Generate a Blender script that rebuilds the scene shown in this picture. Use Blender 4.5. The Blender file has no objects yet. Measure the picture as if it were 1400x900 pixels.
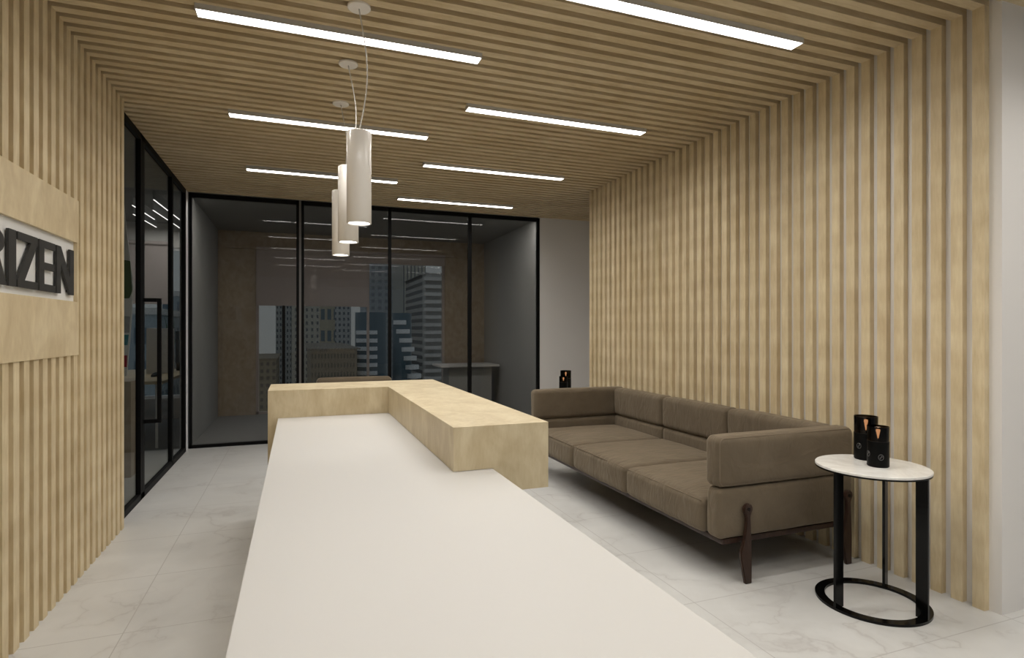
import bpy, bmesh, math, random
from mathutils import Vector, noise
random.seed(7)
SC = bpy.context.scene
COL = SC.collection
PI = math.pi

# ------------------------------------------------------------------ camera
cam = bpy.data.cameras.new('camera')
cam.sensor_width = 36.0
cam.lens = 785.0 / 1400.0 * 36.0
cam.shift_y = 1.0 / 1400.0
cam.clip_start = 0.02
cam.clip_end = 400
co = bpy.data.objects.new('camera', cam)
COL.objects.link(co)
co.location = (0, 0, 1.30)
co.rotation_euler = (PI / 2, 0, -math.radians(20.468))
SC.camera = co

# ------------------------------------------------------------------ exposure, sky
SC.view_settings.view_transform = 'Standard'
SC.view_settings.look = 'None'
SC.view_settings.gamma = 1.0
SC.view_settings.use_curve_mapping = False
SC.view_settings.exposure = 0.0
LINEAR_POWER = 12.0       # brightness of the ceiling light diffusers
LINEAR_WATT = 8.6       # power of the lamp in each linear light
LINEAR_SPREAD = 142
SKY = 0.75
PENDANT_SPOT = 3.0

w = bpy.data.worlds.new('sky')
SC.world = w
w.use_nodes = True
nt = w.node_tree
nt.nodes.clear()
out = nt.nodes.new('ShaderNodeOutputWorld')
bg = nt.nodes.new('ShaderNodeBackground')
tc = nt.nodes.new('ShaderNodeTexCoord')
sx = nt.nodes.new('ShaderNodeSeparateXYZ')
cr = nt.nodes.new('ShaderNodeValToRGB')
cr.color_ramp.elements[0].position = 0.42
cr.color_ramp.elements[0].color = (0.36, 0.36, 0.35, 1)
cr.color_ramp.elements[1].position = 0.75
cr.color_ramp.elements[1].color = (0.44, 0.49, 0.55, 1)
mp = nt.nodes.new('ShaderNodeMapRange')
mp.inputs[1].default_value = -1
mp.inputs[2].default_value = 1
nt.links.new(tc.outputs['Generated'], sx.inputs[0])
nt.links.new(sx.outputs[2], mp.inputs[0])
nt.links.new(mp.outputs[0], cr.inputs[0])
nt.links.new(cr.outputs[0], bg.inputs[0])
bg.inputs[1].default_value = SKY
nt.links.new(bg.outputs[0], out.inputs[0])


# ------------------------------------------------------------------ materials
def mat(name, col=(0.8, 0.8, 0.8), rough=0.5, metal=0.0, spec=0.5, **kw):
    m = bpy.data.materials.new(name)
    m.use_nodes = True
    b = m.node_tree.nodes['Principled BSDF']
    b.inputs['Base Color'].default_value = (*col, 1)
    b.inputs['Roughness'].default_value = rough
    b.inputs['Metallic'].default_value = metal
    b.inputs['Specular IOR Level'].default_value = spec
    for k, v in kw.items():
        b.inputs[k].default_value = v
    return m


def nodes(m):
    return m.node_tree.nodes, m.node_tree.links, m.node_tree.nodes['Principled BSDF']


def coords(N, L, scale=(1, 1, 1)):
    t = N.new('ShaderNodeTexCoord')
    mpn = N.new('ShaderNodeMapping')
    mpn.inputs['Scale'].default_value = scale
    L.new(t.outputs['Object'], mpn.inputs[0])
    return mpn.outputs[0]


def tex_noise(N, L, vec, scale, detail=4, rough=0.55, dist=0.0):
    n = N.new('ShaderNodeTexNoise')
    n.inputs['Scale'].default_value = scale
    n.inputs['Detail'].default_value = detail
    n.inputs['Roughness'].default_value = rough
    n.inputs['Distortion'].default_value = dist
    L.new(vec, n.inputs['Vector'])
    return n.outputs[0]


def ramp(N, L, src, stops):
    r = N.new('ShaderNodeValToRGB')
    e = r.color_ramp.elements
    while len(e) < len(stops):
        e.new(0.5)
    for i, (p, c) in enumerate(stops):
        e[i].position = p
        e[i].color = (*c, 1)
    L.new(src, r.inputs[0])
    return r.outputs[0]


def mixc(N, L, a, b, fac, mode='MIX'):
    m = N.new('ShaderNodeMix')
    m.data_type = 'RGBA'
    m.blend_type = mode
    if isinstance(fac, (int, float)):
        m.inputs[0].default_value = fac
    else:
        L.new(fac, m.inputs[0])
    for i, s in ((6, a), (7, b)):
        if isinstance(s, tuple):
            m.inputs[i].default_value = (*s, 1)
        else:
            L.new(s, m.inputs[i])
    return m.outputs[2]


def birch(name, stretch, light, dark, blotch=3.0, rough=0.5, band=None):
    """pale birch veneer: stretched grain, soft figured blotches, optional veneer seams across the grain"""
    m = mat(name, light, rough, 0, 0.35)
    N, L, B = nodes(m)
    v = coords(N, L, stretch)
    g = tex_noise(N, L, v, 14, 5, 0.6, 0.3)
    c1 = ramp(N, L, g, [(0.30, dark), (0.62, light)])
    v2 = coords(N, L, tuple(max(0.35, s ** 0.5) for s in stretch))
    bl = tex_noise(N, L, v2, blotch, 3, 0.5, 1.2)
    c2 = ramp(N, L, bl, [(0.35, (0.80, 0.76, 0.70)), (0.65, (1.0, 1.0, 1.0))])
    c = mixc(N, L, c1, c2, 0.8, 'MULTIPLY')
    if band:
        v3 = coords(N, L, band)
        wv = N.new('ShaderNodeTexWave')
        wv.wave_type = 'BANDS'
        wv.bands_direction = 'Z'
        wv.inputs['Scale'].default_value = 1.0
        wv.inputs['Distortion'].default_value = 1.0
        wv.inputs['Detail'].default_value = 2
        L.new(v3, wv.inputs['Vector'])
        c3 = ramp(N, L, wv.outputs[1], [(0.2, (0.92, 0.90, 0.87)), (0.8, (1.0, 1.0, 1.0))])
        c = mixc(N, L, c, c3, 0.7, 'MULTIPLY')
    L.new(c, B.inputs['Base Color'])
    bp = N.new('ShaderNodeBump')
    bp.inputs['Strength'].default_value = 0.04
    L.new(g, bp.inputs['Height'])
    L.new(bp.outputs[0], B.inputs['Normal'])
    return m


LT, DK = (0.76, 0.650, 0.445), (0.67, 0.555, 0.355)
M = {}
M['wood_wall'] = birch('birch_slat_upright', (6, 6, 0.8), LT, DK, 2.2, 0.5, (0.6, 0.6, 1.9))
M['wood_ceiling_shaded'] = birch('birch_slat_ceiling_shaded', (0.8, 6, 6), (0.64, 0.535, 0.36), (0.55, 0.445, 0.275), 2.2, 0.55)  # same birch as the walls, darkened to put ceiling shade into the colour
M['wood_panel'] = birch('birch_panel', (2.6, 2.6, 0.9), (0.74, 0.63, 0.425), (0.68, 0.56, 0.365), 3.5, 0.5)
M['wood_desk'] = birch('birch_counter', (3.6, 2.2, 0.9), (0.62, 0.535, 0.370), (0.555, 0.465, 0.305), 3.2, 0.42)
M['wood_far'] = birch('taupe_veneer', (1.6, 1.6, 1.0), (0.50, 0.42, 0.33), (0.44, 0.36, 0.28), 5.0, 0.5)
M['plaster'] = mat('white_plaster', (0.72, 0.70, 0.68), 0.85, 0, 0.2)
M['plaster_cool'] = mat('white_painted_wall', (0.82, 0.845, 0.87), 0.8, 0, 0.2)
M['grey_wall'] = mat('grey_wall_paint', (0.42, 0.42, 0.41), 0.8, 0, 0.2)
M['grey_ceiling'] = mat('grey_ceiling_paint', (0.32, 0.32, 0.31), 0.85, 0, 0.2)
M['carpet'] = mat('grey_carpet', (0.28, 0.28, 0.28), 0.95, 0, 0.1)
M['black'] = mat('black_powder_coat', (0.004, 0.004, 0.0042), 0.55, 0, 0.12)
M['gloss_black'] = mat('glossy_black_metal', (0.002, 0.002, 0.002), 0.12, 0, 0.2)
M['white_lamp'] = mat('glossy_white_lacquer', (0.78, 0.75, 0.71), 0.22, 0, 0.5)
M['lamp_housing'] = mat('grey_aluminium', (0.55, 0.55, 0.55), 0.45, 0.3, 0.5)
M['lamp_housing_dark'] = mat('grey_gasket', (0.16, 0.155, 0.15), 0.5)
M['worktop'] = mat('white_solid_surface', (0.52, 0.51, 0.495), 0.42, 0, 0.4)
M['white_body'] = mat('white_laminate', (0.7, 0.69, 0.67), 0.5)
M['sign_white'] = mat('white_acrylic', (0.80, 0.80, 0.79), 0.35)
M['letter'] = mat('charcoal_letter', (0.035, 0.034, 0.032), 0.55, 0, 0.4)
M['cord'] = mat('clear_cord', (0.60, 0.58, 0.55), 0.35)
M['walnut'] = birch('dark_walnut', (5, 5, 0.8), (0.050, 0.027, 0.019), (0.026, 0.013, 0.009), 4.0, 0.35)
M['bolt'] = mat('dark_bolt', (0.01, 0.008, 0.007), 0.3, 0.6)
M['emblem'] = mat('silver_print', (0.14, 0.14, 0.14), 0.4, 0.2)
M['wax'] = mat('black_wax_jar', (0.003, 0.003, 0.003), 0.35, 0, 0.12)
M['candle_rim'] = mat('pale_wax', (0.35, 0.34, 0.32), 0.4)
M['leaf'] = mat('green_leaf', (0.05, 0.11, 0.03), 0.5)
M['screen'] = mat('dark_blue_screen', (0.01, 0.03, 0.05), 0.2)
M['blind'] = mat('taupe_roller_blind', (0.50, 0.445, 0.425), 0.9, 0, 0.1)
M['red'] = mat('red_print', (0.45, 0.03, 0.05), 0.5)
M['teal'] = mat('teal_print', (0.05, 0.25, 0.30), 0.5)


def fabric(name, c1, c2):
    m = mat(name, c1, 0.92, 0, 0.15)
    N, L, B = nodes(m)
    B.inputs['Sheen Weight'].default_value = 0.35
    B.inputs['Sheen Roughness'].default_value = 0.45
    B.inputs['Sheen Tint'].default_value = (0.8, 0.7, 0.55, 1)
    v = coords(N, L)
    n = tex_noise(N, L, v, 5, 5, 0.6, 0.4)
    L.new(ramp(N, L, n, [(0.35, c2), (0.65, c1)]), B.inputs['Base Color'])
    n2 = tex_noise(N, L, v, 240, 2, 0.5)
    bp = N.new('ShaderNodeBump')
    bp.inputs['Strength'].default_value = 0.06
    L.new(n2, bp.inputs['Height'])
    v5 = coords(N, L, (1.0, 2.6, 1.0))
    n3 = tex_noise(N, L, v5, 5.5, 3, 0.5, 1.6)
    b2 = N.new('ShaderNodeBump')
    b2.inputs['Strength'].default_value = 0.45
    b2.inputs['Distance'].default_value = 0.02
    L.new(n3, b2.inputs['Height'])
    L.new(bp.outputs[0], b2.inputs['Normal'])
    L.new(b2.outputs[0], B.inputs['Normal'])
    return m


M['fabric'] = fabric('taupe_velvet', (0.142, 0.112, 0.078), (0.118, 0.092, 0.063))
M['seam'] = mat('taupe_piping', (0.19, 0.152, 0.11), 0.9, 0, 0.1)


def marble(name, tile=True):
    m = mat(name, (0.6, 0.6, 0.58), 0.33, 0, 0.45)
    N, L, B = nodes(m)
    t = N.new('ShaderNodeTexCoord')
    v = t.outputs['Object']
    n0 = N.new('ShaderNodeTexNoise')
    n0.inputs['Scale'].default_value = 2.1
    n0.inputs['Detail'].default_value = 5
    L.new(v, n0.inputs['Vector'])
    mv = N.new('ShaderNodeVectorMath')
    mv.operation = 'MULTIPLY_ADD'
    mv.inputs[1].default_value = (1.6, 1.6, 0)
    L.new(n0.outputs[1], mv.inputs[0])
    L.new(v, mv.inputs[2])
    wv = N.new('ShaderNodeTexNoise')
    wv.inputs['Scale'].default_value = 1.15
    wv.inputs['Detail'].default_value = 3
    wv.inputs['Roughness'].default_value = 0.5
    L.new(mv.outputs[0], wv.inputs['Vector'])
    # thin veins where the noise crosses one half
    a = N.new('ShaderNodeMath'); a.operation = 'SUBTRACT'; a.inputs[1].default_value = 0.5
    L.new(wv.outputs[0], a.inputs[0])
    b = N.new('ShaderNodeMath'); b.operation = 'ABSOLUTE'
    L.new(a.outputs[0], b.inputs[0])
    vein = ramp(N, L, b.outputs[0], [(0.0, (0.80, 0.78, 0.775)), (0.014, (0.94, 0.935, 0.93)), (0.07, (1, 1, 1))])
    cloud = tex_noise(N, L, v, 2.3, 5, 0.55, 0.5)
    base = ramp(N, L, cloud, [(0.3, (0.52, 0.515, 0.50)), (0.7, (0.60, 0.595, 0.58))])
    mask = ramp(N, L, tex_noise(N, L, v, 0.9, 2), [(0.42, (0.15, 0.15, 0.15)), (0.58, (1, 1, 1))])
    c = mixc(N, L, base, vein, mask, 'MULTIPLY')
    if tile:
        s = N.new('ShaderNodeSeparateXYZ')
        L.new(v, s.inputs[0])
        fs = []
        for axis, period, off in ((0, 1.235, 1.77), (1, 0.6265, 2.258)):
            q = N.new('ShaderNodeMath'); q.operation = 'SUBTRACT'; q.inputs[1].default_value = off - period / 2 - 20 * period
            L.new(s.outputs[axis], q.inputs[0])
            r = N.new('ShaderNodeMath'); r.operation = 'MODULO'; r.inputs[1].default_value = period
            L.new(q.outputs[0], r.inputs[0])
            d = N.new('ShaderNodeMath'); d.operation = 'SUBTRACT'; d.inputs[1].default_value = period / 2
            L.new(r.outputs[0], d.inputs[0])
            e = N.new('ShaderNodeMath'); e.operation = 'ABSOLUTE'
            L.new(d.outputs[0], e.inputs[0])
            g = N.new('ShaderNodeMath'); g.operation = 'LESS_THAN'; g.inputs[1].default_value = 0.0022
            L.new(e.outputs[0], g.inputs[0])
            fs.append(g.outputs[0])
        mx = N.new('ShaderNodeMath'); mx.operation = 'MAXIMUM'
        L.new(fs[0], mx.inputs[0]); L.new(fs[1], mx.inputs[1])
        c = mixc(N, L, c, (0.40, 0.385, 0.37), mx.outputs[0])
    L.new(c, B.inputs['Base Color'])
    return m


M['marble'] = marble('marble_floor_tile')
M['marble_top'] = mat('white_marble_top', (0.76, 0.75, 0.72), 0.25, 0, 0.5)
N, L, B = nodes(M['marble_top'])
L.new(ramp(N, L, tex_noise(N, L, coords(N, L), 6, 6, 0.6, 2.0), [(0.35, (0.66, 0.64, 0.61)), (0.6, (0.78, 0.77, 0.74))]), B.inputs['Base Color'])


def glass(name, tint, gloss=1.0):
    m = bpy.data.materials.new(name)
    m.use_nodes = True
    N = m.node_tree.nodes
    L = m.node_tree.links
    N.clear()
    o = N.new('ShaderNodeOutputMaterial')
    mx = N.new('ShaderNodeMixShader')
    t = N.new('ShaderNodeBsdfTransparent')
    t.inputs[0].default_value = (*tint, 1)
    g = N.new('ShaderNodeBsdfGlossy')
    g.inputs['Roughness'].default_value = 0.02
    g.inputs[0].default_value = (gloss, gloss, gloss, 1)
    f = N.new('ShaderNodeFresnel')
    f.inputs[0].default_value = 1.45
    ge = N.new('ShaderNodeNewGeometry')
    iv = N.new('ShaderNodeMath'); iv.operation = 'SUBTRACT'; iv.inputs[0].default_value = 1.0
    L.new(ge.outputs['Backfacing'], iv.inputs[1])
    mu = N.new('ShaderNodeMath'); mu.operation = 'MULTIPLY'
    L.new(f.outputs[0], mu.inputs[0]); L.new(iv.outputs[0], mu.inputs[1])
    L.new(mu.outputs[0], mx.inputs[0])
    L.new(t.outputs[0], mx.inputs[1])
    L.new(g.outputs[0], mx.inputs[2])
    L.new(mx.outputs[0], o.inputs[0])
    return m


M['glass_dark'] = glass('smoked_glass', (0.66, 0.66, 0.65), 0.65)
M['glass_side'] = glass('grey_tinted_glass', (0.80, 0.81, 0.80), 0.35)
M['glass_clear'] = glass('clear_glass', (0.9, 0.92, 0.92))
M['candle_glass'] = glass('black_candle_glass', (0.13, 0.105, 0.085), 0.6)


def emis(name, col, strength):
    m = bpy.data.materials.new(name)
    m.use_nodes = True
    N = m.node_tree.nodes
    N.clear()
    o = N.new('ShaderNodeOutputMaterial')
    e = N.new('ShaderNodeEmission')
    e.inputs[0].default_value = (*col, 1)
    e.inputs[1].default_value = strength
    m.node_tree.links.new(e.outputs[0], o.inputs[0])
    return m


M['diffuser'] = emis('light_diffuser', (1.0, 0.955, 0.89), LINEAR_POWER)
M['office_light'] = emis('office_light_diffuser', (1.0, 0.97, 0.93), 3.0)
M['pendant_glow'] = emis('pendant_lens', (1.0, 0.97, 0.92), 8.0)
M['filler'] = emis('meeting_filler_light', (1.0, 0.95, 0.90), 60.0)
M['flame'] = emis('candle_flame', (1.0, 0.70, 0.46), 30.0)


# ------------------------------------------------------------------ builders
def link(name, me, m=None, parent=None, smooth=False):
    o = bpy.data.objects.new(name, me)
    COL.objects.link(o)
    if m is not None:
        for k in (m if isinstance(m, list) else [m]):
            me.materials.append(k)
    if parent is not None:
        o.parent = parent
        mw = Vector((0, 0, 0))
        p = parent
        while p is not None:
            mw += p.location
            p = p.parent
        for v in me.vertices:
            v.co -= mw
    if smooth:
        for p in me.polygons:
            p.use_smooth = True
    return o


def obj(name, bm, m=None, parent=None, smooth=False):
    me = bpy.data.meshes.new(name)
    bm.normal_update()
    bm.to_mesh(me)
    bm.free()
    return link(name, me, m, parent, smooth)


def bx(bm, x0, x1, y0, y1, z0, z1, mi=0, bevel=0.0):
    vs = [bm.verts.new(p) for p in ((x0, y0, z0), (x1, y0, z0), (x1, y1, z0), (x0, y1, z0), (x0, y0, z1), (x1, y0, z1), (x1, y1, z1), (x0, y1, z1))]
    fs = [bm.faces.new([vs[i] for i in q]) for q in ((3, 2, 1, 0), (4, 5, 6, 7), (0, 1, 5, 4), (1, 2, 6, 5), (2, 3, 7, 6), (3, 0, 4, 7))]
    for f in fs:
        f.material_index = mi
    if bevel:
        es = list({e for f in fs for e in f.edges})
        bmesh.ops.bevel(bm, geom=es, offset=bevel, segments=2, affect='EDGES', profile=0.7)


def box(*a, **k):
    bm = bmesh.new()
    bx(bm, *a, **k)
    return bm


def boxes(rows, bevel=0):
    bm = bmesh.new()
    for r in rows:
        bx(bm, *r, bevel=bevel)
    return bm


def lathe(bm, prof, cx, cy, seg=48):
    rings = []
    for r, z in prof:
        if r < 1e-6:
            rings.append([bm.verts.new((cx, cy, z))])
        else:
            rings.append([bm.verts.new((cx + r * math.cos(2 * PI * i / seg), cy + r * math.sin(2 * PI * i / seg), z)) for i in range(seg)])
    for a, b in zip(rings, rings[1:]):
        for i in range(seg):
            j = (i + 1) % seg
            if len(a) == 1 and len(b) == 1:
                continue
            if len(a) == 1:
                bm.faces.new((a[0], b[j], b[i]))
            elif len(b) == 1:
                bm.faces.new((a[i], a[j], b[0]))
            else:
                bm.faces.new((a[i], a[j], b[j], b[i]))
    return bm


def tube(bm, pts, r, seg=8, closed=False):
    pts = [Vector(p) for p in pts]
    n = len(pts)
    rings = []
    prev = None
    for i, p in enumerate(pts):
        a = pts[(i - 1) % n] if (closed or i > 0) else p
        b = pts[(i + 1) % n] if (closed or i < n - 1) else p
        t = (b - a).normalized()
        if prev is None:
            u = t.orthogonal().normalized()
        else:
            u = (prev - t * prev.dot(t)).normalized()
        prev = u
        v = t.cross(u)
        rr = r[i] if isinstance(r, (list, tuple)) else r
        rings.append([bm.verts.new(p + (u * math.cos(2 * PI * k / seg) + v * math.sin(2 * PI * k / seg)) * rr) for k in range(seg)])
    m = n if closed else n - 1
    for i in range(m):
        A, Bq = rings[i], rings[(i + 1) % n]
        for k in range(seg):
            bm.faces.new((A[k], A[(k + 1) % seg], Bq[(k + 1) % seg], Bq[k]))
    if not closed:
        bm.faces.new(rings[0][::-1])
        bm.faces.new(rings[-1])
    return bm


def prism(bm, poly, axis, d0, d1, mi=0, bevel=0):
    """extrude a 2-D polygon along an axis; poly gives the two other coordinates in order"""
    def P(q, d):
        a, b = q
        return (d, a, b) if axis == 0 else ((a, d, b) if axis == 1 else (a, b, d))
    v0 = [bm.verts.new(P(q, d0)) for q in poly]
    v1 = [bm.verts.new(P(q, d1)) for q in poly]
    fs = [bm.faces.new(v0), bm.faces.new(v1[::-1])]
    n = len(poly)
    for i in range(n):
        fs.append(bm.faces.new((v0[i], v1[i], v1[(i + 1) % n], v0[(i + 1) % n])))
    for f in fs:
        f.material_index = mi
    bmesh.ops.recalc_face_normals(bm, faces=fs)
    if bevel:
        bmesh.ops.bevel(bm, geom=list({e for f in fs for e in f.edges}), offset=bevel, segments=2, affect='EDGES')
    return bm


def cushion(x0, x1, y0, y1, z0, z1, r, bulge=(0, 0, 0), seg=18, wr=0.002, seed=0):
    """rounded, slightly stuffed upholstery block"""
    bm = bmesh.new()
    c = Vector(((x0 + x1) / 2, (y0 + y1) / 2, (z0 + z1) / 2))
    h = Vector(((x1 - x0) / 2, (y1 - y0) / 2, (z1 - z0) / 2))
    bmesh.ops.create_cube(bm, size=2)
    bmesh.ops.subdivide_edges(bm, edges=bm.edges[:], cuts=seg, use_grid_fill=True)
    rr = min(r, min(h) * 0.98)

    def warp(t, half):
        # cluster rows near the borders so that the corners are round
        k = rr / half
        s = abs(t)
        e = 0.45
        if s > 1 - e:
            q = (1 - k) + k * (s - (1 - e)) / e
        else:
            q = (1 - k) * s / (1 - e)
        return math.copysign(q, t)
    for v in bm.verts:
        u = Vector((warp(v.co.x, h.x), warp(v.co.y, h.y), warp(v.co.z, h.z)))
        p = Vector((u.x * h.x, u.y * h.y, u.z * h.z))
        inner = Vector([max(-(h[i] - rr), min(h[i] - rr, p[i])) for i in range(3)])
        d = p - inner
        if d.length > 1e-7:
            d = d.normalized() * rr
        q = inner + d
        t = Vector((q.x / h.x, q.y / h.y, q.z / h.z))
        for i in range(3):
            j, k = (i + 1) % 3, (i + 2) % 3
            f = max(0, 1 - t[j] ** 4) * max(0, 1 - t[k] ** 4)
            q[i] += bulge[i] * t[i] * f
        nz = noise.noise(Vector((q.x * 7 + seed, q.y * 7, q.z * 7)) + c) * wr
        nz += noise.noise(Vector((q.x * 3, q.y * 26 + seed, q.z * 9)) + c) * wr * 0.35
        q += (q.normalized()) * nz
        v.co = c + q
    return bm


def tag(o, label=None, cat=None, group=None, kind=None):
    if label: o['label'] = label
    if cat: o['category'] = cat
    if group: o['group'] = group
    if kind: o['kind'] = kind
    return o


def thing(name, label, cat, loc=(0, 0, 0), group=None):
    o = bpy.data.objects.new(name, None)
    COL.objects.link(o)
    o.location = loc
    o.empty_display_size = 0.1
    return tag(o, label, cat, group)


def struct(name, bm, m, parent=None):
    o = obj(name, bm, m, parent)
    if parent is None:
        o['kind'] = 'structure'
    return o


def copy_tree(o, parent=None):
    c = o.copy()
    COL.objects.link(c)
    c.parent = parent
    for ch in list(o.children):
        copy_tree(ch, c)
    return c


# ================================================================== SETTING
LX, RX, ZC = -1.067, 2.970, 2.80          # slat faces left, right, ceiling
P0, PITCH, SW, SD = 1.720, 0.0945, 0.052, 0.032
LEND, REND, REAR, BACK = 4.476, 5.590, -3.5, 7.10
GX = -1.117                                # left glass line
FARY = 9.60

struct('floor', box(-6, 6.5, REAR, BACK + 0.06, -0.10, 0.0), M['marble'])
struct('floor_meeting', box(-1.15, 3.3, BACK + 0.06, FARY + 0.2, -0.10, 0.0), M['carpet'])
struct('floor_office', box(-6, -1.15, BACK + 0.06, FARY + 0.1, -0.10, 0.0), M['carpet'])

# slatted ceiling
CD = 0.050
bm = bmesh.new()
k = -55
while P0 + k * PITCH < BACK - 0.02:
    y0 = P0 + k * PITCH
    y1 = min(y0 + SW, BACK - 0.001)
    xl = LX - SD + 0.001 if y1 < LEND else GX - 0.05
    if y0 >= P0 - 0.001 and y1 <= REND:
        xr = RX + SD
    elif y1 < P0:
        xr = 5.2
    else:
        xr = 4.2
    if y0 > REAR:
        bx(bm, xl, xr, y0, y1, ZC, ZC + CD + 0.002)
    k += 1
bx(bm, GX - 0.12, 5.3, REAR, BACK + 0.05, ZC + CD, ZC + CD + 0.12)
struct('ceiling', bm, M['wood_ceiling_shaded'])

# right slatted wall
bm = bmesh.new()
k = 0
while P0 + k * PITCH + SW < REND:
    y0 = P0 + k * PITCH
    bx(bm, RX, RX + SD + 0.002, y0, y0 + SW, 0.0, ZC)
    k += 1
wr_ = struct('wall_right', box(RX + SD, RX + SD + 0.20, 1.668, REND, 0, ZC + 0.05), M['plaster'])
struct('slat', bm, M['wood_wall'], wr_)['kind'] = 'stuff'

# wall that turns away from the slats at the right edge of the picture
struct('wall_right_return', box(RX + SD + 0.20, 5.3, 1.668, 1.80, 0, ZC + 0.05), M['plaster_cool'])
struct('wall_side', box(5.2, 5.35, REAR, 1.668, 0, ZC + 0.05), M['plaster_cool'])

# left slatted wall (slats stop behind the sign panel)
SP0, SP1, SZ0, SZ1 = 0.9, 3.572, 1.170, 1.966
bm = bmesh.new()
k = -55
while P0 + k * PITCH < LEND - 0.03:
    y0 = P0 + k * PITCH
    y1 = y0 + SW
    if y0 > REAR:
        if y0 >= SP0 and y1 <= SP1 + 0.02:
            bx(bm, LX - SD - 0.002, LX, y0, y1, 0, SZ0)
            bx(bm, LX - SD - 0.002, LX, y0, y1, SZ1, ZC)
        else:
            bx(bm, LX - SD - 0.002, LX, y0, y1, 0, ZC)
    k += 1
wl_ = struct('wall_left', box(LX - SD - 0.15, LX - SD, REAR, LEND, 0, ZC + 0.05), M['wood_wall'])
struct('slat', bm, M['wood_wall'], wl_)['kind'] = 'stuff'

# white wall beside the smoked glass, and the passage behind the slatted wall
struct('wall_back', box(3.05, 4.35, BACK, BACK + 0.14, 0, ZC + 0.05), M['plaster'])
struct('wall_passage', box(4.2, 4.35, REND, BACK, 0, ZC + 0.05), M['plaster'])
struct('wall_passage_end', box(RX + SD + 0.2, 4.35, REND - 0.15, REND, 0, ZC + 0.05), M['plaster'])
struct('trim_1', box(GX - 0.06, GX - 0.005, 6.965, BACK - 0.002, 0, ZC), M['plaster_cool'])

# rear wall behind the camera with its daylight window
struct('wall_rear', boxes([(LX - 0.2, 0.6, REAR - 0.15, REAR, 0, ZC + 0.05), (4.6, 5.35, REAR - 0.15, REAR, 0, ZC + 0.05),
                           (0.6, 4.6, REAR - 0.15, REAR, 0, 0.25), (0.6, 4.6, REAR - 0.15, REAR, 2.55, ZC + 0.05)]), M['plaster_cool'])

# meeting room behind the smoked glass
struct('wall_meeting_left', box(-1.15, -1.12, BACK + 0.05, FARY + 0.15, 0, ZC + 0.12), M['grey_wall'])
struct('wall_meeting_right', box(3.06, 3.20, BACK + 0.142, FARY + 0.15, 0, ZC + 0.12), M['grey_wall'])
struct('ceiling_meeting', box(-1.15, 3.20, BACK + 0.05, FARY + 0.15, ZC + 0.0, ZC + 0.12), M['grey_ceiling'])
WX0, WX1, WZ1 = -0.60, 2.36, 2.50
struct('wall_far', boxes([(-1.12, WX0, FARY, FARY + 0.12, 0, ZC), (WX1, 3.06, FARY, FARY + 0.12, 0, ZC), (WX0, WX1, FARY, FARY + 0.12, WZ1, ZC)]), M['wood_far'])
struct('trim_2', box(-1.02, 2.72, FARY - 0.06, FARY, 2.535, 2.575), M['wood_far'])


def frame_window(name, rects, pane, gm, fm='black'):
    """frame rails as the structure object, panes as children"""
    f = struct(name, boxes(rects, bevel=0.002), M[fm])
    struct('pane', box(*pane), gm, f)
    return f


# far window: thin frame, glass
frame_window('window_7', [(WX0, WX0 + 0.04, FARY + 0.03, FARY + 0.09, 0.0, WZ1), (WX1 - 0.04, WX1, FARY + 0.03, FARY + 0.09, 0.0, WZ1),
                          (WX0, WX1, FARY + 0.03, FARY + 0.09, 0.0, 0.04), (WX0, WX1, FARY + 0.03, FARY + 0.09, WZ1 - 0.04, WZ1),
                          (1.06, 1.10, FARY + 0.03, FARY + 0.09, 0.04, WZ1 - 0.04)],
             (WX0, WX1, FARY + 0.055, FARY + 0.063, 0.02, WZ1 - 0.02), M['glass_clear'], 'blind')

# ---- left glass partition: window_1, door_1, window_2
FT = 0.05


def side_frame(name, y0, y1, w0, w1, gx=GX):
    return frame_window(name, [(gx - 0.035, gx, y0, y0 + w0, 0, ZC - 0.001), (gx - 0.035, gx, y1 - w1, y1, 0, ZC - 0.001),
                               (gx - 0.035, gx, y0, y1, 0, FT), (gx - 0.035, gx, y0, y1, ZC - FT, ZC - 0.001)],
                        (gx - 0.030, gx - 0.022, y0 + 0.01, y1 - 0.01, 0.01, ZC - 0.02), M['glass_side'])


side_frame('window_1', LEND + 0.002, 5.118, 0.02, 0.045)
d1 = side_frame('door_1', 5.122, 6.262, 0.070, 0.03)
side_frame('window_2', 6.266, 6.962, 0.03, 0.06)


def pull_handle(parent, x, y, z0, z1, dx, dy, t=0.011):
    b = bmesh.new()
    bx(b, x + dx - t, x + dx + t, y + dy - t, y + dy + t, z0, z1, bevel=0.003)
    for z in (z0, z1 - 2 * t):
        if dx:
            bx(b, x, x + dx - t, y - t, y + t, z, z + 2 * t)
        else:
            bx(b, x - t, x + t, y + dy + t, y, z, z + 2 * t)
    return obj('door_handle', b, M['black'], parent)


pull_handle(d1, GX, 5.165, 0.575, 1.545, 0.105, 0.0, 0.014)

# ---- smoked glass partition across the back
BF = 0.04


def back_frame(name, x0, x1, w0=0.03, w1=0.03):
    return frame_window(name, [(x0, x0 + w0, BACK, BACK + BF, 0, ZC - 0.001), (x1 - w1, x1, BACK, BACK + BF, 0, ZC - 0.001),
                               (x0, x1, BACK, BACK + BF, 0, 0.035), (x0, x1, BACK, BACK + BF, ZC - 0.05, ZC - 0.001)],
                        (x0 + 0.01, x1 - 0.01, BACK + 0.016, BACK + 0.024, 0.01, ZC - 0.02), M['glass_dark'])


struct('trim_3', box(0.015, 0.040, BACK + 0.012, BACK + 0.030, 0, ZC), M['lamp_housing_dark'])
d2 = back_frame('door_2', -1.114, 0.015)
back_frame('window_3', 0.040, 1.055, 0.03, 0.018)
back_frame('window_4', 1.057, 2.073, 0.018, 0.022)
back_frame('window_5', 2.075, 3.048, 0.022, 0.040)
pull_handle(d2, -0.150, BACK, 0.35, 1.575, 0.0, -0.06, 0.017)

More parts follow.
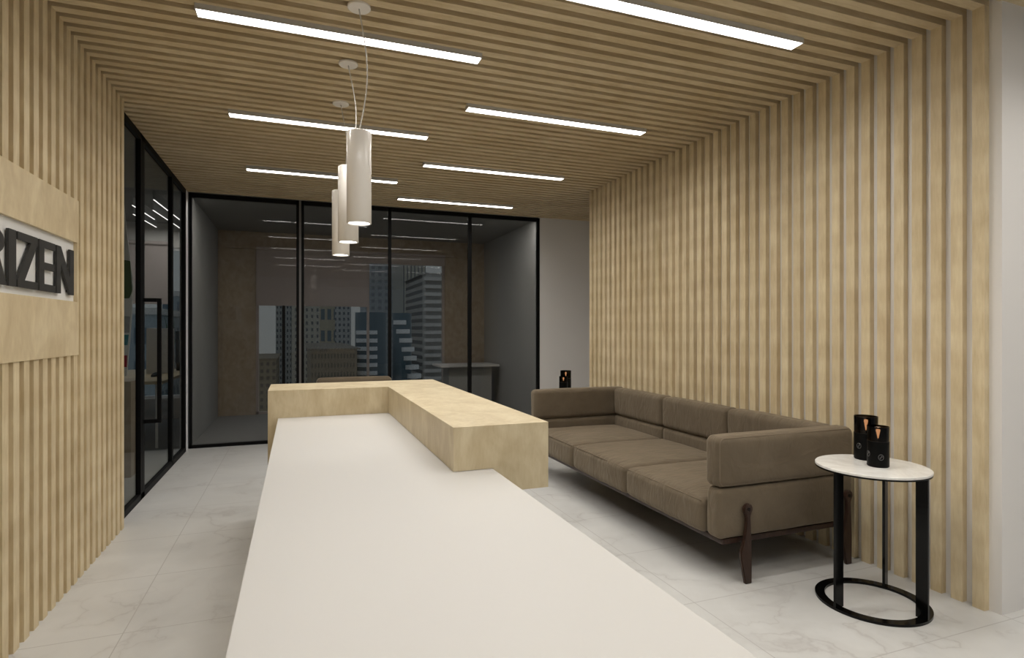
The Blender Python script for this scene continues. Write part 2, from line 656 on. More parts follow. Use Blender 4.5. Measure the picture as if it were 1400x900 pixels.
# office behind the left glass
struct('wall_office_left', box(-6.1, -6.0, 3.5, FARY, 0, 2.95), M['plaster_cool'])
struct('wall_office_near', box(-6.0, -1.26, 4.2, 4.3, 0, 2.95), M['plaster_cool'])
struct('wall_office_far', boxes([(-6.0, -5.2, FARY, FARY + 0.12, 0, 2.95), (-1.25, -1.152, FARY, FARY + 0.12, 0, 2.95), (-5.2, -1.25, FARY, FARY + 0.12, 0, 0.30), (-5.2, -1.25, FARY, FARY + 0.12, 2.50, 2.95)]), M['plaster'])
struct('ceiling_office', box(-6.0, -1.24, 4.3, FARY + 0.12, 2.85, 2.95), M['grey_ceiling'])
b = boxes([(-5.2, -5.16, FARY + 0.03, FARY + 0.09, 0.3, 2.5), (-1.29, -1.25, FARY + 0.03, FARY + 0.09, 0.3, 2.5), (-5.16, -1.29, FARY + 0.03, FARY + 0.09, 0.3, 0.34), (-5.16, -1.29, FARY + 0.03, FARY + 0.09, 2.46, 2.5), (-1.78, -1.75, FARY + 0.03, FARY + 0.09, 0.34, 2.46), (-3.42, -3.38, FARY + 0.03, FARY + 0.09, 0.34, 2.46)])
f = struct('window_6', b, M['plaster_cool'])
struct('pane', box(-5.17, -1.28, FARY + 0.055, FARY + 0.063, 0.32, 2.48), M['glass_clear'], f)

# ================================================================== SIGN
sg = thing('wall_sign', 'pale birch sign board on the left slatted wall with a white inset for dark letters', 'sign', (LX, 2.3, SZ0))
IY1, IZ0, IZ1 = 3.550, 1.443, 1.748
SX0 = LX - SD
SXF = LX + 0.004
b = boxes([(SX0, SXF, SP0, SP1, SZ0, IZ0), (SX0, SXF, SP0, SP1, IZ1, SZ1), (SX0, SXF, IY1, SP1, IZ0, IZ1), (SX0, SXF, SP0, 1.3, IZ0, IZ1)])
obj('board', b, M['wood_panel'], sg)
obj('inset_panel', box(SX0, LX - 0.012, 1.3, IY1, IZ0, IZ1), M['sign_white'], sg)
LZ0, LZ1 = 1.474, 1.700
LH = LZ1 - LZ0
XB, XF = LX - 0.006, LX + 0.004


def letter(name, y0, y1, polys, label):
    """polys: outlines in a unit box, u = along the wall (reading direction), v = up"""
    b = bmesh.new()
    for poly in polys:
        prism(b, [(y0 + u * (y1 - y0), LZ0 + v * LH) for u, v in poly], 0, XB, XF)
    # two short spacers behind
    for u in (0.25, 0.75):
        bx(b, LX - 0.012, XB, y0 + u * (y1 - y0) - 0.006, y0 + u * (y1 - y0) + 0.006, LZ0 + 0.012, LZ0 + 0.024)
    return tag(obj(name, b, M['letter'], sg), label)


T = 0.20
bowl_o = [(0.30 + 0.62 * math.cos(a), 0.73 + 0.27 * math.sin(a)) for a in [PI / 2 - i * PI / 12 for i in range(13)]]
bowl_i = [(0.30 + 0.28 * math.cos(a), 0.73 + 0.12 * math.sin(a)) for a in [-PI / 2 + i * PI / 12 for i in range(13)]]
letter('letter', 2.560, 2.790, [[(0, 0), (0.30, 0), (0.30, 1), (0, 1)],
                                bowl_o + bowl_i,
                                [(0.42, 0.48), (0.72, 0.50), (1.0, 0), (0.66, 0)]], 'letter R')
letter('letter', 2.805, 2.868, [[(0, 0), (1, 0), (1, 1), (0, 1)]], 'letter I')
letter('letter', 2.882, 3.072, [[(0, 0), (1, 0), (1, .14), (0, .14)], [(0, .86), (1, .86), (1, 1), (0, 1)], [(0, .14), (0.34, .14), (1, .86), (0.66, .86)]], 'letter Z')
letter('letter', 3.090, 3.268, [[(0, 0), (.30, 0), (.30, 1), (0, 1)], [(.30, 0), (1, 0), (1, .14), (.30, .14)], [(.30, .43), (.94, .43), (.94, .57), (.30, .57)], [(.30, .86), (1, .86), (1, 1), (.30, 1)]], 'letter E')
letter('letter', 3.285, 3.505, [[(0, 0), (.23, 0), (.23, 1), (0, 1)], [(.77, 0), (1, 0), (1, 1), (.77, 1)], [(.23, 1.0), (.23, .62), (.77, .0), (.77, .38)]], 'letter N')

# ================================================================== CEILING LIGHTS
light_mats = M['diffuser']


def make_linear():
    r = thing('linear_ceiling_light', '', 'ceiling light', (0, 0, ZC))
    Lh, Wd = 0.690, 0.041
    b = bmesh.new()
    # open-bottomed trough: two long sides, two ends, back plate
    bx(b, -Lh, Lh, -Wd, -Wd + 0.004, -0.027, 0.038)
    bx(b, -Lh, Lh, Wd - 0.004, Wd, -0.027, 0.038)
    bx(b, -Lh, -Lh + 0.004, -Wd + 0.004, Wd - 0.004, -0.027, 0.038)
    bx(b, Lh - 0.004, Lh, -Wd + 0.004, Wd - 0.004, -0.027, 0.038)
    bx(b, -Lh + 0.004, Lh - 0.004, -Wd + 0.004, Wd - 0.004, 0.0, 0.006)
    me = bpy.data.meshes.new('housing'); b.to_mesh(me); b.free()
    o = link('housing', me, M['lamp_housing']); o.parent = r
    b = box(-Lh + 0.0045, Lh - 0.0045, -Wd + 0.0045, Wd - 0.0045, -0.025, -0.021)
    me = bpy.data.meshes.new('diffuser'); b.to_mesh(me); b.free()
    o = link('diffuser', me, M['diffuser']); o.parent = r
    ld = bpy.data.lights.new('tube', 'AREA')
    ld.shape = 'RECTANGLE'
    ld.size = 2 * Lh - 0.02
    ld.size_y = 2 * Wd - 0.012
    ld.energy = LINEAR_WATT
    ld.spread = math.radians(LINEAR_SPREAD)
    ld.color = (1.0, 0.97, 0.915)
    lo = bpy.data.objects.new('tube', ld)
    COL.objects.link(lo)
    lo.parent = r
    lo.location = (0, 0, -0.0256)
    return r


LIN = [(0.247, 3.012, 'long linear ceiling light at top left, crossing behind the nearest pendant cord'),
       (1.747, 2.280, 'largest and nearest linear ceiling light, at the top right of the room'),
       (0.247, 4.370, 'second linear light in the left row, just behind the pendant lamp tops'),
       (1.747, 3.700, 'second linear light in the right row of the slatted ceiling'),
       (0.247, 5.805, 'farthest linear light of the left row, near the smoked glass'),
       (1.747, 5.105, 'third linear light in the right row of the slatted ceiling'),
       (1.747, 6.518, 'farthest and smallest linear light of the right row, just before the smoked glass'),
       (0.247, 1.590, 'linear ceiling light nearly above the camera in the left row'),
       (0.247, 0.170, 'linear ceiling light behind the camera in the left row'),
       (1.747, 0.860, 'linear ceiling light beside the camera in the right row'),
       (1.747, -0.560, 'linear ceiling light behind the camera in the right row'),
       (3.300, 0.860, 'added, unseen linear ceiling light before the plain white wall at the right'),  # these last two lamps are added to brighten the white wall
       (3.300, -0.560, 'added, unseen linear ceiling light far right behind the camera')]
proto = make_linear()
for i, (x, y, lab) in enumerate(LIN):
    o = proto if i == 0 else copy_tree(proto)
    o.location = (x, y, ZC)
    tag(o, lab, 'ceiling light', 'linear lights in the slatted ceiling')

# ================================================================== PENDANTS
PEND = [(0.267, 2.744, 'nearest and largest white cylinder pendant over the counter', (0.030, 0.02)),
        (0.267, 3.352, 'middle white cylinder pendant of the row of three', (0.035, 0.01)),
        (0.267, 3.955, 'farthest white cylinder pendant, leftmost of the row of three', (0.030, 0.0))]


def make_pendant(x, y, lab, sway):
    r = thing('pendant_lamp', lab, 'pendant lamp', (x, y, ZC), 'cylinder pendants over the reception desk')
    b = lathe(bmesh.new(), [(0, ZC - 0.012), (0.048, ZC - 0.012), (0.053, ZC - 0.008), (0.053, ZC), (0, ZC)], x, y, 40)
    obj('canopy', b, M['white_lamp'], r)
    top, bot, R = 2.213, 1.792, 0.0560
    pts = []
    for i in range(25):
        t = i / 24
        s = math.sin(PI * t) ** 1.2
        pts.append((x + sway[0] * s + 0.018 * t * (1 - t) * 2, y + sway[1] * s, ZC - 0.010 - t * (ZC - 0.010 - top - 0.002)))
    obj('cord', tube(bmesh.new(), pts, 0.0030, 6), M['cord'], r, True)
    prof = [(0.006, top + 0.004), (R - 0.004, top + 0.004), (R, top), (R, bot + 0.001), (R - 0.002, bot), (R - 0.006, bot), (R - 0.007, bot + 0.004), (R - 0.007, bot + 0.03), (0.0, bot + 0.03)]
    sh = obj('lamp_shade', lathe(bmesh.new(), prof, x, y, 64), M['white_lamp'], r, False)
    for p in sh.data.polygons:
        p.use_smooth = abs(p.normal.z) < 0.5
    obj('lens', lathe(bmesh.new(), [(0, bot + 0.006), (R - 0.009, bot + 0.006), (R - 0.009, bot + 0.010), (0, bot + 0.010)], x, y, 40), M['pendant_glow'], r)
    ld = bpy.data.lights.new('bulb', 'SPOT')
    ld.energy = PENDANT_SPOT
    ld.spot_size = math.radians(95)
    ld.spot_blend = 0.9
    ld.shadow_soft_size = 0.04
    ld.color = (1.0, 0.93, 0.84)
    lo = bpy.data.objects.new('bulb', ld)
    COL.objects.link(lo)
    lo.parent = r
    lo.location = (0, 0, bot - ZC - 0.004)
    return r


for p in PEND:
    make_pendant(*p)

# ================================================================== RECEPTION DESK
desk = thing('reception_desk', 'long white-topped reception desk with a raised pale birch counter ledge', 'reception desk', (0.3, 2.2, 0))
LT_ = 0.922
obj('worktop', box(-0.114, 0.724, 0.02, 3.848, 0.715, 0.75, bevel=0.003), M['worktop'], desk)
obj('desk_body', boxes([(-0.02, 0.05, 0.10, 3.80, 0, 0.714), (0.62, 0.66, 0.10, 3.80, 0, 0.714), (0.05, 0.62, 0.10, 0.14, 0, 0.714)]), M['white_body'], desk)
b = bmesh.new()
prism(b, [(0.563, 0.7515), (0.726, 0.7515), (0.726, 0.655), (0.963, 0.655), (0.963, LT_), (0.563, LT_)], 1, 2.155, 4.310)
bx(b, -0.173, 0.563, 3.850, 4.310, 0.7515, LT_)
obj('counter_ledge', b, M['wood_desk'], desk)
obj('front_panel', boxes([(-0.173, 0.726, 3.850, 4.310, 0, 0.7515), (0.726, 0.963, 3.864, 4.310, 0, 0.655)]), M['wood_desk'], desk)

# ================================================================== SOFA
FX, BX_, NY, FY = 2.000, 2.935, 2.355, 4.875     # front, back, near end, far end
AT = 0.115
ZB, ZS, ZT = 0.228, 0.490, 0.748
sofa = thing('sofa', 'long taupe three-seat sofa with dark wooden legs against the slatted wall', 'sofa', (2.47, 3.6, 0))
# dark timber frame tray
b = bmesh.new()
bx(b, FX + 0.035, BX_, NY + 0.02, FY - 0.02, 0.196, 0.226, bevel=0.010)
obj('frame', b, M['walnut'], sofa)


def rrect(a0, a1, b0, b1, r, n=6):
    pts = []
    for cx_, cy_, s in ((a1 - r, b1 - r, 0), (a0 + r, b1 - r, 1), (a0 + r, b0 + r, 2), (a1 - r, b0 + r, 3)):
        for i in range(n + 1):
            a = (s + i / n) * PI / 2
            pts.append((cx_ + r * math.cos(a), cy_ + r * math.sin(a)))
    return pts


def seam(parent, pts, r=0.0026):
    return obj('piping', tube(bmesh.new(), pts, r, 6, True), M['seam'], parent, True)


def arm(y0, y1, s, xb=BX_):
    up = obj('armrest', cushion(FX, xb, y0, y1, ZS + 0.003, ZT + 0.004, 0.034, (0.004, 0.006, 0.004), 22, 0.004, s), M['fabric'], sofa, True)
    lo_ = obj('side_panel', cushion(FX + 0.004, xb - 0.002, y0 + 0.003, y1 - 0.003, ZB, ZS - 0.003, 0.030, (0.003, 0.005, 0.0), 22, 0.003, s + 3), M['fabric'], sofa, True)
    yo = y0 if s < 5 else y1
    sg_ = 1 if s < 5 else -1
    seam(up, [(a, yo + sg_ * 0.0085, c) for a, c in rrect(FX + 0.0095, xb - 0.0095, ZS + 0.0125, ZT - 0.0045, 0.030)])


arm(NY, NY + AT, 1)
arm(FY - AT, FY, 7)
W3 = (FY - NY - 2 * AT) / 3
BF_ = 2.800
for i in range(3):
    y0 = NY + AT + i * W3
    y1 = y0 + W3
    st = obj('seat_cushion', cushion(FX - 0.012, BF_ + 0.02, y0 + 0.003, y1 - 0.003, ZB + 0.002, 0.408, 0.036, (0.006, 0.0, 0.022), 26, 0.007, 11 + i), M['fabric'], sofa, True)
    # piping along the top front edge only, wrapped round the cushion face
    obj('piping', tube(bmesh.new(), [(FX - 0.0035 - 0.002 * math.sin(PI * q / 12), y0 + 0.022 + (W3 - 0.044) * q / 12, 0.3985 + 0.002 * math.sin(PI * q / 12)) for q in range(13)], 0.0026, 6), M['seam'], st, True)
    obj('back_cushion', cushion(BF_, BX_, y0 + 0.002, y1 - 0.002, ZS + 0.012, ZT, 0.034, (0.008, 0.0, 0.003), 22, 0.005, 21 + i), M['fabric'], sofa, True)
    obj('lumbar_cushion', cushion(BF_ + 0.006, BX_ - 0.005, y0 + 0.002, y1 - 0.002, 0.30, ZS + 0.008, 0.028, (0.006, 0.0, 0.0), 20, 0.004, 31 + i), M['fabric'], sofa, True)


def sofa_leg(x, yo, s):
    """flat shaped wooden blade bolted to the outside of the arm; s = -1 near end, +1 far end"""
    ya, yb = yo + s * 0.010, yo + s * 0.030
    prof = []
    top, R = 0.410, 0.0285
    zc = top - R
    for i in range(13):
        a = -0.25 * PI + i * (1.5 * PI) / 12
        prof.append((x + R * math.cos(a), zc + R * math.sin(a)))
    prof += [(x - 0.0125, zc - 0.040), (x - 0.015, 0.285), (x - 0.028, 0.225), (x - 0.050, 0.165), (x - 0.047, 0.130), (x - 0.020, 0.0), (x + 0.021, 0.0), (x + 0.022, 0.15), (x + 0.016, 0.30), (x + 0.0125, zc - 0.040)]
    b_ = prism(bmesh.new(), prof, 1, min(ya, yb), max(ya, yb), bevel=0.004)
    lg = obj('leg', b_, M['walnut'], sofa)
    b_ = bmesh.new()
    yy0, yy1 = sorted((yo - s * 0.01, yo + s * 0.0325))
    tube(b_, [(x, yy0, zc), (x, yy1, zc)], 0.010, 16)
    obj('bolt', b_, M['bolt'], lg)
    return lg


for x in (2.160, 2.862):
    sofa_leg(x, NY, -1)
    sofa_leg(x, FY, 1)

# ================================================================== SIDE TABLES
def side_table(cx_, cy_, lab):
    r = thing('side_table', lab, 'side table', (cx_, cy_, 0))
    R, Rt, zt = 0.240, 0.240, 0.653
    obj('tabletop', lathe(bmesh.new(), [(0, zt - 0.012), (Rt - 0.002, zt - 0.012), (Rt, zt - 0.010), (Rt, zt - 0.002), (Rt - 0.002, zt), (0, zt)], cx_, cy_, 96), M['marble_top'], r)
    obj('top_plate', lathe(bmesh.new(), [(0, zt - 0.019), (Rt - 0.001, zt - 0.019), (Rt - 0.001, zt - 0.0125), (0, zt - 0.0125)], cx_, cy_, 96), M['gloss_black'], r)
    b_ = lathe(bmesh.new(), [(R - 0.042, 0.0), (R, 0.0), (R, 0.012), (R - 0.042, 0.012), (R - 0.042, 0.0)], cx_, cy_, 96)
    obj('base_ring', b_, M['gloss_black'], r)
    for ang in (180, 22, -79):
        a = math.radians(ang)
        px, py = cx_ + (R - 0.0255) * math.cos(a), cy_ + (R - 0.0255) * math.sin(a)
        tx, ty = math.cos(a) * 0.0245, math.sin(a) * 0.0245
        nx, ny = -math.sin(a) * 0.006, math.cos(a) * 0.006
        pts = [(px - tx - nx, py - ty - ny), (px + tx - nx, py + ty - ny), (px + tx + nx, py + ty + ny), (px - tx + nx, py - ty + ny)]
        b_ = prism(bmesh.new(), pts, 2, 0.0125, zt - 0.0195)
        obj('leg', b_, M['gloss_black'], r)
    return r


side_table(2.570, 1.970, 'round marble-topped side table with black legs beside the near arm of the sofa')
side_table(2.700, 5.520, 'side table mostly hidden behind the far arm of the sofa, with dark candles on it')


def candle(cx_, cy_, z0, R, hb, ht, lab, emb=None):
    r = thing('candle', lab, 'candle', (cx_, cy_, z0), None)
    obj('jar', lathe(bmesh.new(), [(0, z0), (R - 0.004, z0), (R, z0 + 0.004), (R, z0 + hb), (R - 0.003, z0 + hb), (0, z0 + hb - 0.003)], cx_, cy_, 48), M['wax'], r)
    obj('wax_rim', lathe(bmesh.new(), [(R - 0.006, z0 + hb + 0.0003), (R - 0.002, z0 + hb + 0.0003), (R - 0.002, z0 + hb + 0.003), (R - 0.006, z0 + hb + 0.003), (R - 0.006, z0 + hb + 0.0003)], cx_, cy_, 48), M['candle_rim'], r)
    obj('glass_sleeve', lathe(bmesh.new(), [(R - 0.0015, z0 + hb + 0.0005), (R, z0 + hb + ht), (R - 0.003, z0 + hb + ht), (R - 0.0045, z0 + hb + 0.0005), (R - 0.0015, z0 + hb + 0.0005)], cx_, cy_, 48), M['candle_glass'], r)
    b_ = lathe(bmesh.new(), [(0, z0 + hb), (0.0018, z0 + hb), (0.0018, z0 + hb + 0.012), (0, z0 + hb + 0.012)], cx_, cy_, 8)
    obj('wick', b_, M['wax'], r)
    fh = ht * 0.80
    prof = [(0, 0.008), (0.0018, 0.012), (0.005, fh * 0.5), (0.009, fh * 0.86), (0.008, fh * 0.97), (0, fh)]
    obj('flame', lathe(bmesh.new(), [(a, z0 + hb + c) for a, c in prof], cx_, cy_, 16), M['flame'], r, True)
    if emb:
        for ang, zz in emb:
            a = math.radians(ang)
            b_ = bmesh.new()
            rr = 0.0105
            ring = []
            for i in range(28):
                t = 2 * PI * i / 28
                u = rr * math.cos(t); v = rr * 1.25 * math.sin(t)
                th = a + u / R
                ring.append((cx_ + (R + 0.0004) * math.cos(th), cy_ + (R + 0.0004) * math.sin(th), z0 + zz + v))
            tube(b_, ring, 0.0011, 5, True)
            curl = []
            for i in range(15):
                t = -1 + 2 * i / 14
                u = 0.0045 * math.sin(t * PI)
                v = 0.0075 * t
                th = a + u / R
                curl.append((cx_ + (R + 0.0004) * math.cos(th), cy_ + (R + 0.0004) * math.sin(th), z0 + zz + v))
            tube(b_, curl, 0.0012, 5)
            obj('emblem', b_, M['emblem'], r)
    return r


candle(2.667, 2.075, 0.653, 0.053, 0.132, 0.083, 'taller black jar candle at the back of the marble side table', [(-176, 0.070)])
candle(2.580, 1.945, 0.653, 0.046, 0.120, 0.070, 'shorter black jar candle in front on the marble side table', [(-128, 0.050), (158, 0.060)])
candle(2.690, 5.560, 0.653, 0.058, 0.130, 0.080, 'black jar candle seen above the far arm of the sofa, the rear one of two', None)
candle(2.610, 5.450, 0.653, 0.045, 0.100, 0.060, 'smaller black jar candle before its twin, above the far arm of the sofa', None)

# ================================================================== ARMCHAIR behind the desk
ac = thing('armchair', 'taupe armchair behind the reception counter, only its top edge showing', 'armchair', (0.62, 6.6, 0))
obj('back_cushion', cushion(0.20, 1.05, 6.86, 7.02, 0.40, 0.745, 0.05, (0, 0.005, 0.004), 16, 0.003, 3), M['fabric'], ac, True)
obj('seat_cushion', cushion(0.30, 0.95, 6.22, 6.87, 0.20, 0.41, 0.04, (0, 0, 0.015), 16, 0.003, 4), M['fabric'], ac, True)
for x0 in (0.20, 0.955):
    obj('armrest', cushion(x0, x0 + 0.095, 6.20, 6.86, 0.20, 0.60, 0.04, (0, 0, 0), 14, 0.002, 5), M['fabric'], ac, True)
for x0 in (0.24, 0.97):
    for y0 in (6.26, 6.90):
        obj('leg', tube(bmesh.new(), [(x0 + 0.02, y0, 0), (x0 + 0.02, y0, 0.42 if y0 > 6.5 else 0.21)], [0.012, 0.02], 12), M['walnut'], ac)

# ================================================================== MEETING ROOM BLINDS
def blind(x0, x1, z, lab):
    r = thing('roller_blind', lab, 'roller blind', ((x0 + x1) / 2, FARY - 0.04, WZ1))
    obj('fabric', box(x0, x1, FARY - 0.032, FARY - 0.029, z, WZ1 + 0.02), M['blind'], r)
    obj('bottom_bar', box(x0, x1, FARY - 0.038, FARY - 0.023, z - 0.02, z, bevel=0.003), M['blind'], r)
    obj('roller', tube(bmesh.new(), [(x0, FARY - 0.035, WZ1 + 0.05), (x1, FARY - 0.035, WZ1 + 0.05)], 0.03, 16), M['blind'], r)


blind(-0.59, 1.07, 1.69, 'half lowered taupe roller blind behind the smoked glass, left of the two')
blind(-3.37, -1.76, 1.69, 'half lowered pale roller blind in the office behind the left glass')
blind(1.09, 2.35, 2.40, 'nearly fully raised roller blind behind the smoked glass, right of the two')
mt = thing('meeting_table', 'low grey table dimly seen through the smoked glass at right', 'table', (2.5, 8.9, 0))
obj('tabletop', box(2.05, 3.0, 8.6, 9.2, 0.72, 0.75, bevel=0.003), M['white_body'], mt)
obj('pedestal', box(2.2, 2.9, 8.7, 9.1, 0.0, 0.72), M['grey_wall'], mt)

sl_ = thing('filler_light', 'added, unseen ceiling slot light behind the top rail of the smoked glass', 'ceiling light', (1.0, 7.2, 2.8))  # no such lamp known; added out of sight to brighten the meeting room
obj('diffuser', box(-1.0, 2.95, 7.175, 7.215, 2.788, 2.792), M['filler'], sl_)
obj('housing', box(-1.01, 2.96, 7.17, 7.22, 2.7925, 2.80), M['lamp_housing'], sl_)

# ================================================================== OFFICE behind the left glass
for i, (xa, ya, xb, yb) in enumerate([(-1.50, 7.38, -1.44, 8.95), (-1.64, 8.03, -1.56, 9.50), (-1.80, 7.80, -1.76, 8.70), (-1.93, 8.40, -1.87, 9.35)]):
    o = thing('office_light', ['office linear light nearest the partition corner, seen through the left glass', 'second office linear light, seen through the left glass',
                               'short upper office linear light beside the first door stile', 'short lower office linear light beside the first door stile'][i], 'ceiling light', (xa, ya, 2.85), 'linear lights in the office')
    d = Vector((xb - xa, yb - ya, 0)).normalized(); n_ = Vector((-d.y, d.x, 0)) * 0.0055
    pts = [(xa - n_.x, ya - n_.y), (xa + n_.x, ya + n_.y), (xb + n_.x, yb + n_.y), (xb - n_.x, yb - n_.y)]
    obj('diffuser', prism(bmesh.new(), pts, 2, 2.745, 2.75), M['office_light'], o)
    obj('housing', prism(bmesh.new(), pts, 2, 2.7505, 2.85), M['lamp_housing'], o)
    ld = bpy.data.lights.new('tube', 'AREA')
    ld.shape = 'RECTANGLE'
    ld.size = 1.0
    ld.size_y = 0.012
    ld.energy = 3.0
    ld.color = (1.0, 0.97, 0.93)
    lo = bpy.data.objects.new('tube', ld)
    COL.objects.link(lo)
    lo.parent = o
    lo.location = ((xb - xa) / 2, (yb - ya) / 2, 2.744 - 2.85)
    lo.rotation_euler = (0, 0, math.atan2(yb - ya, xb - xa))

od = thing('office_desk', 'office desk with a pale wooden top and thin white legs, through the left glass', 'desk', (-1.75, 8.0, 0))
obj('tabletop', box(-2.5, -1.38, 7.2, 9.4, 0.705, 0.74, bevel=0.004), M['wood_desk'], od)
for x0 in (-2.45, -1.45):
    for y0 in (7.27, 9.28):
        obj('leg', tube(bmesh.new(), [(x0, y0, 0), (x0, y0, 0.704)], 0.014, 10), M['white_body'], od)
cb = thing('filing_cabinet', 'tall white cabinet standing on the office desk end behind the left glass', 'cabinet', (-1.65, 8.6, 0.741))
obj('body', box(-1.80, -1.55, 8.45, 8.80, 0.741, 1.32, bevel=0.004), M['plaster'], cb)
mo = thing('monitor', 'dark blue monitor on the office desk beside the corner post', 'monitor', (-1.5, 9.0, 0.741))
obj('screen', box(-1.54, -1.50, 8.82, 9.30, 0.85, 1.28, bevel=0.004), M['screen'], mo)
obj('stand', box(-1.56, -1.48, 8.98, 9.12, 0.741, 0.86, bevel=0.004), M['black'], mo)
pl = thing('desk_plant', 'thin green plant behind the white cabinet in the office', 'plant', (-1.62, 8.95, 0.741))
obj('pot', lathe(bmesh.new(), [(0, 0.741), (0.03, 0.741), (0.04, 0.80), (0.034, 0.80), (0, 0.79)], -1.62, 8.95, 16), M['white_body'], pl)
b = bmesh.new()
for i in range(26):
    a = random.random() * 6.28
    h_ = 0.25 + random.random() * 0.45
    r_ = 0.02 + 0.09 * random.random()
    tube(b, [(-1.62, 8.95, 0.79), (-1.62 + r_ * 0.4 * math.cos(a), 8.95 + r_ * 0.4 * math.sin(a), 0.79 + h_ * 0.6), (-1.62 + r_ * math.cos(a), 8.95 + r_ * math.sin(a), 0.79 + h_)], [0.003, 0.008, 0.001], 4)
obj('foliage', b, M['leaf'], pl)
ms = thing('computer_mouse', 'dark oval object lying on the wooden office desk', 'mouse', (-1.60, 8.0, 0.741))
b = bmesh.new()
bmesh.ops.create_uvsphere(b, u_segments=20, v_segments=10, radius=1)
for v in b.verts:
    v.co = Vector((-1.60 + v.co.x * 0.05, 8.0 + v.co.y * 0.16, 0.742 + max(0, v.co.z) * 0.045))
obj('shell', b, M['black'], ms, True)

# angular white display board just inside the first glass pane
# ================================================================== CITY beyond the windows
YAW = math.radians(20.468)


def at(px, Y):
    """x in the place for a bearing taken from the camera, at depth Y"""
    k_ = (px - 700) / 785.0
    return Y * (math.sin(YAW) + k_ * math.cos(YAW)) / (math.cos(YAW) - k_ * math.sin(YAW))


def height(px, py, Y):
    k_ = (px - 700) / 785.0
    return 1.3 + (451 - py) / 785.0 * Y / (math.cos(YAW) - k_ * math.sin(YAW))


db = thing('display_board', 'angular white display board behind the first glass pane, with plant and colour pictures', 'display board', (-1.6, 6.0, 0))
DY = 6.0


def board_poly(pts):
    return [(at(a, DY), height(a, c, DY)) for a, c in pts]


obj('board', prism(bmesh.new(), board_poly([(150, 270), (168, 270), (174, 325), (182, 392), (179, 445), (173, 514), (150, 520)]), 1, DY, DY + 0.02), M['sign_white'], db)
for pts, mm, lab in (([(150, 352), (178, 357), (181, 398), (177, 408), (150, 408)], 'leaf', 'green plant picture'),
                     ([(150, 430), (178, 433), (177, 455), (150, 455)], 'grey_wall', 'grey picture'),
                     ([(150, 458), (176, 458), (174.5, 472), (150, 472)], 'teal', 'teal picture'),
                     ([(150, 486), (174, 486), (173.5, 502), (150, 502)], 'red', 'red picture')):
    tag(obj('picture', prism(bmesh.new(), board_poly(pts), 1, DY - 0.004, DY - 0.0005), M[mm], db), lab)
obj('plinth', box(at(150, DY), at(183, DY), DY - 0.1, DY + 0.3, 0, height(170, 521, DY)), M['wood_far'], db)


def facade(name, wall, win, sx_, sz_, fx=0.55, fz=0.5):
    m = mat(name, wall, 0.8)
    N, L, B = nodes(m)
    t = N.new('ShaderNodeTexCoord')
    s = N.new('ShaderNodeSeparateXYZ')
    L.new(t.outputs['Object'], s.inputs[0])
    ms_ = []
    ad = N.new('ShaderNodeMath'); ad.operation = 'ADD'
    L.new(s.outputs[0], ad.inputs[0]); L.new(s.outputs[1], ad.inputs[1])
    for src, per, fr in ((ad.outputs[0], sx_, fx), (s.outputs[2], sz_, fz)):
        a = N.new('ShaderNodeMath'); a.operation = 'DIVIDE'; a.inputs[1].default_value = per
        L.new(src, a.inputs[0])
        f_ = N.new('ShaderNodeMath'); f_.operation = 'FRACT'
        L.new(a.outputs[0], f_.inputs[0])
        g = N.new('ShaderNodeMath'); g.operation = 'LESS_THAN'; g.inputs[1].default_value = fr
        L.new(f_.outputs[0], g.inputs[0])
        ms_.append(g.outputs[0])
    mu = N.new('ShaderNodeMath'); mu.operation = 'MULTIPLY'
    L.new(ms_[0], mu.inputs[0]); L.new(ms_[1], mu.inputs[1])
    L.new(mixc(N, L, wall, win, mu.outputs[0]), B.inputs['Base Color'])
    return m


GLZ = (0.05, 0.07, 0.09)
CITY = [
    # bearing left, bearing right, top, depth, wall colour, window colour, window spacing across and up, fill, label
    (300, 377, 492, 62, (0.42, 0.34, 0.24), (0.20, 0.17, 0.13), 7.0, 9.0, 0.5, 'low tan building at the left of the far window'),
    (377, 398, 330, 90, (0.50, 0.51, 0.50), GLZ, 4.0, 7.5, 0.4, 'slim pale tower left of the door handle through the far window'),
    (399, 437, 300, 45, (0.50, 0.48, 0.42), (0.13, 0.14, 0.15), 6.5, 8.5, 0.38, 'pale tower with rows of small dark windows left of centre in the far window'),
    (437, 458, 300, 70, (0.46, 0.41, 0.30), (0.12, 0.17, 0.20), 8.0, 28.0, 0.6, 'yellowish tower with tall blue glazing in the far window'),
    (458, 480, 300, 90, (0.50, 0.51, 0.51), (0.13, 0.15, 0.18), 5.5, 7.5, 0.45, 'white tower with a grid of windows in the far window'),
    (425, 488, 478, 28, (0.30, 0.25, 0.19), (0.16, 0.15, 0.13), 4.0, 12.0, 0.45, 'brown lower block in front of the far towers'),
    (500, 552, 330, 130, (0.40, 0.43, 0.46), (0.25, 0.29, 0.32), 9.0, 9.0, 0.5, 'misty grey tower behind the rounded blue building'),
    (550, 582, 300, 110, (0.50, 0.49, 0.43), (0.20, 0.22, 0.23), 5.0, 900.0, 0.4, 'tall tower with vertical stripes in the far window'),
    (582, 625, 375, 60, (0.50, 0.50, 0.49), (0.16, 0.17, 0.18), 900.0, 10.5, 0.5, 'tower with stacked balconies at the right of the far window'),
]
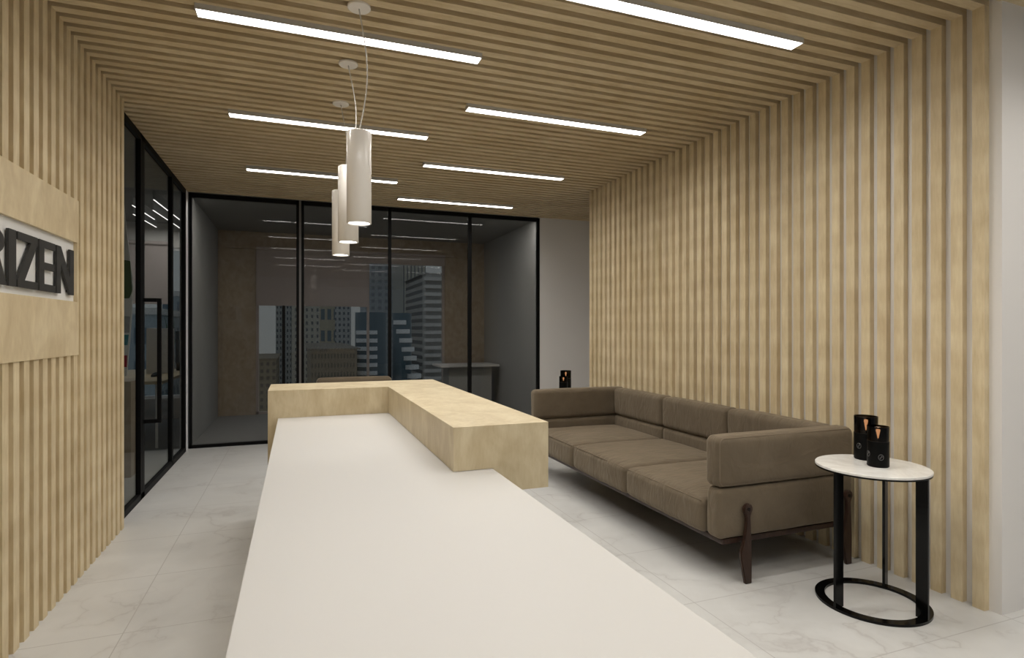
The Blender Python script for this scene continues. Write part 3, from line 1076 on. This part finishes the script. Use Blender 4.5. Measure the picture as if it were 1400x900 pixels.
for i, (pl_, pr_, pt_, Y_, wc, gc, sx_, sz_, fl_, lab) in enumerate(CITY):
    xa, xb = at(pl_, Y_), at(pr_, Y_)
    zt_ = height((pl_ + pr_) / 2, pt_, Y_)
    r = thing('tower', lab, 'building', ((xa + xb) / 2, Y_, -30))
    u_ = Y_ / 785.0
    fm = facade('facade_%d' % i, wc, gc, sx_ * u_, sz_ * u_, fl_, 0.5)
    obj('facade', box(xa, xb, Y_, Y_ + 12, -30, zt_), fm, r)
    obj('roof_edge', box(xa - 0.15, xb + 0.15, Y_ - 0.15, Y_ + 12.1, zt_, zt_ + 1.5 * u_), fm, r)
    if sx_ > 800:
        b = bmesh.new()
        z_ = -12
        while z_ < zt_:
            bx(b, xa - 0.3, xa + (xb - xa) * 0.55, Y_ - 0.8, Y_, z_, z_ + 0.36)
            z_ += sz_ * u_
        obj('balcony', b, M['plaster'], r)['kind'] = 'stuff'


def round_building(pl_, pr_, pt_, Y_, slant, lab, band_top):
    xa, xb = at(pl_, Y_), at(pr_, Y_)
    R = (xb - xa) / 2
    cx_ = (xa + xb) / 2
    zt_ = height((pl_ + pr_) / 2, pt_, Y_)
    zb_ = height((pl_ + pr_) / 2, band_top, Y_)
    r = thing('rounded_building', lab, 'building', (cx_, Y_ + R, -30))
    obj('glass_drum', lathe(bmesh.new(), [(0, -30), (R * 0.93, -30), (R * 0.93, zt_), (0, zt_)], cx_, Y_ + R, 40), mat('blue_curtain_wall', (0.06, 0.12, 0.16), 0.3), r)
    b_ = bmesh.new()
    z_ = zb_
    k_ = 0
    while z_ > -8:
        off = slant * k_
        rb = R * 0.70
        lathe(b_, [(0, z_ - 0.24), (rb, z_ - 0.24), (rb, z_), (0, z_)], cx_ - R * 0.22 + off, Y_ + R * 0.62 - abs(off) * 0.3, 40)
        z_ -= 0.50
        k_ += 1
    obj('floor_band', b_, M['plaster_cool'], r)['kind'] = 'stuff'


round_building(486, 534, 427, 36, 0.0, 'rounded blue glass building with white curved floor bands', 452)
round_building(538, 566, 428, 32, 0.12, 'rounded building with slanting white floor bands at right', 438)
# blocks beyond the office window
for i, (pl_, pr_, pt_, Y_, lab) in enumerate([(150, 215, 430, 60, 'grey-blue block beyond the office window at left'), (222, 262, 405, 75, 'pale tower beyond the office window at right')]):
    xa, xb = at(pl_, Y_), at(pr_, Y_)
    r = thing('office_block', lab, 'building', ((xa + xb) / 2, Y_, -30))
    zt_ = height((pl_ + pr_) / 2, pt_, Y_)
    obj('facade', box(xa, xb, Y_, Y_ + 12, -30, zt_), facade('block_facade_%d' % i, (0.36, 0.42, 0.46), (0.15, 0.2, 0.25), 1.8, 3.0), r)
    obj('roof_edge', box(xa - 0.15, xb + 0.15, Y_ - 0.15, Y_ + 12.1, zt_, zt_ + 0.6), M['plaster'], r)
struct('ground_city', box(-200, 200, 12.5, 250, -31, -30), M['grey_wall'])

bpy.context.view_layer.update()
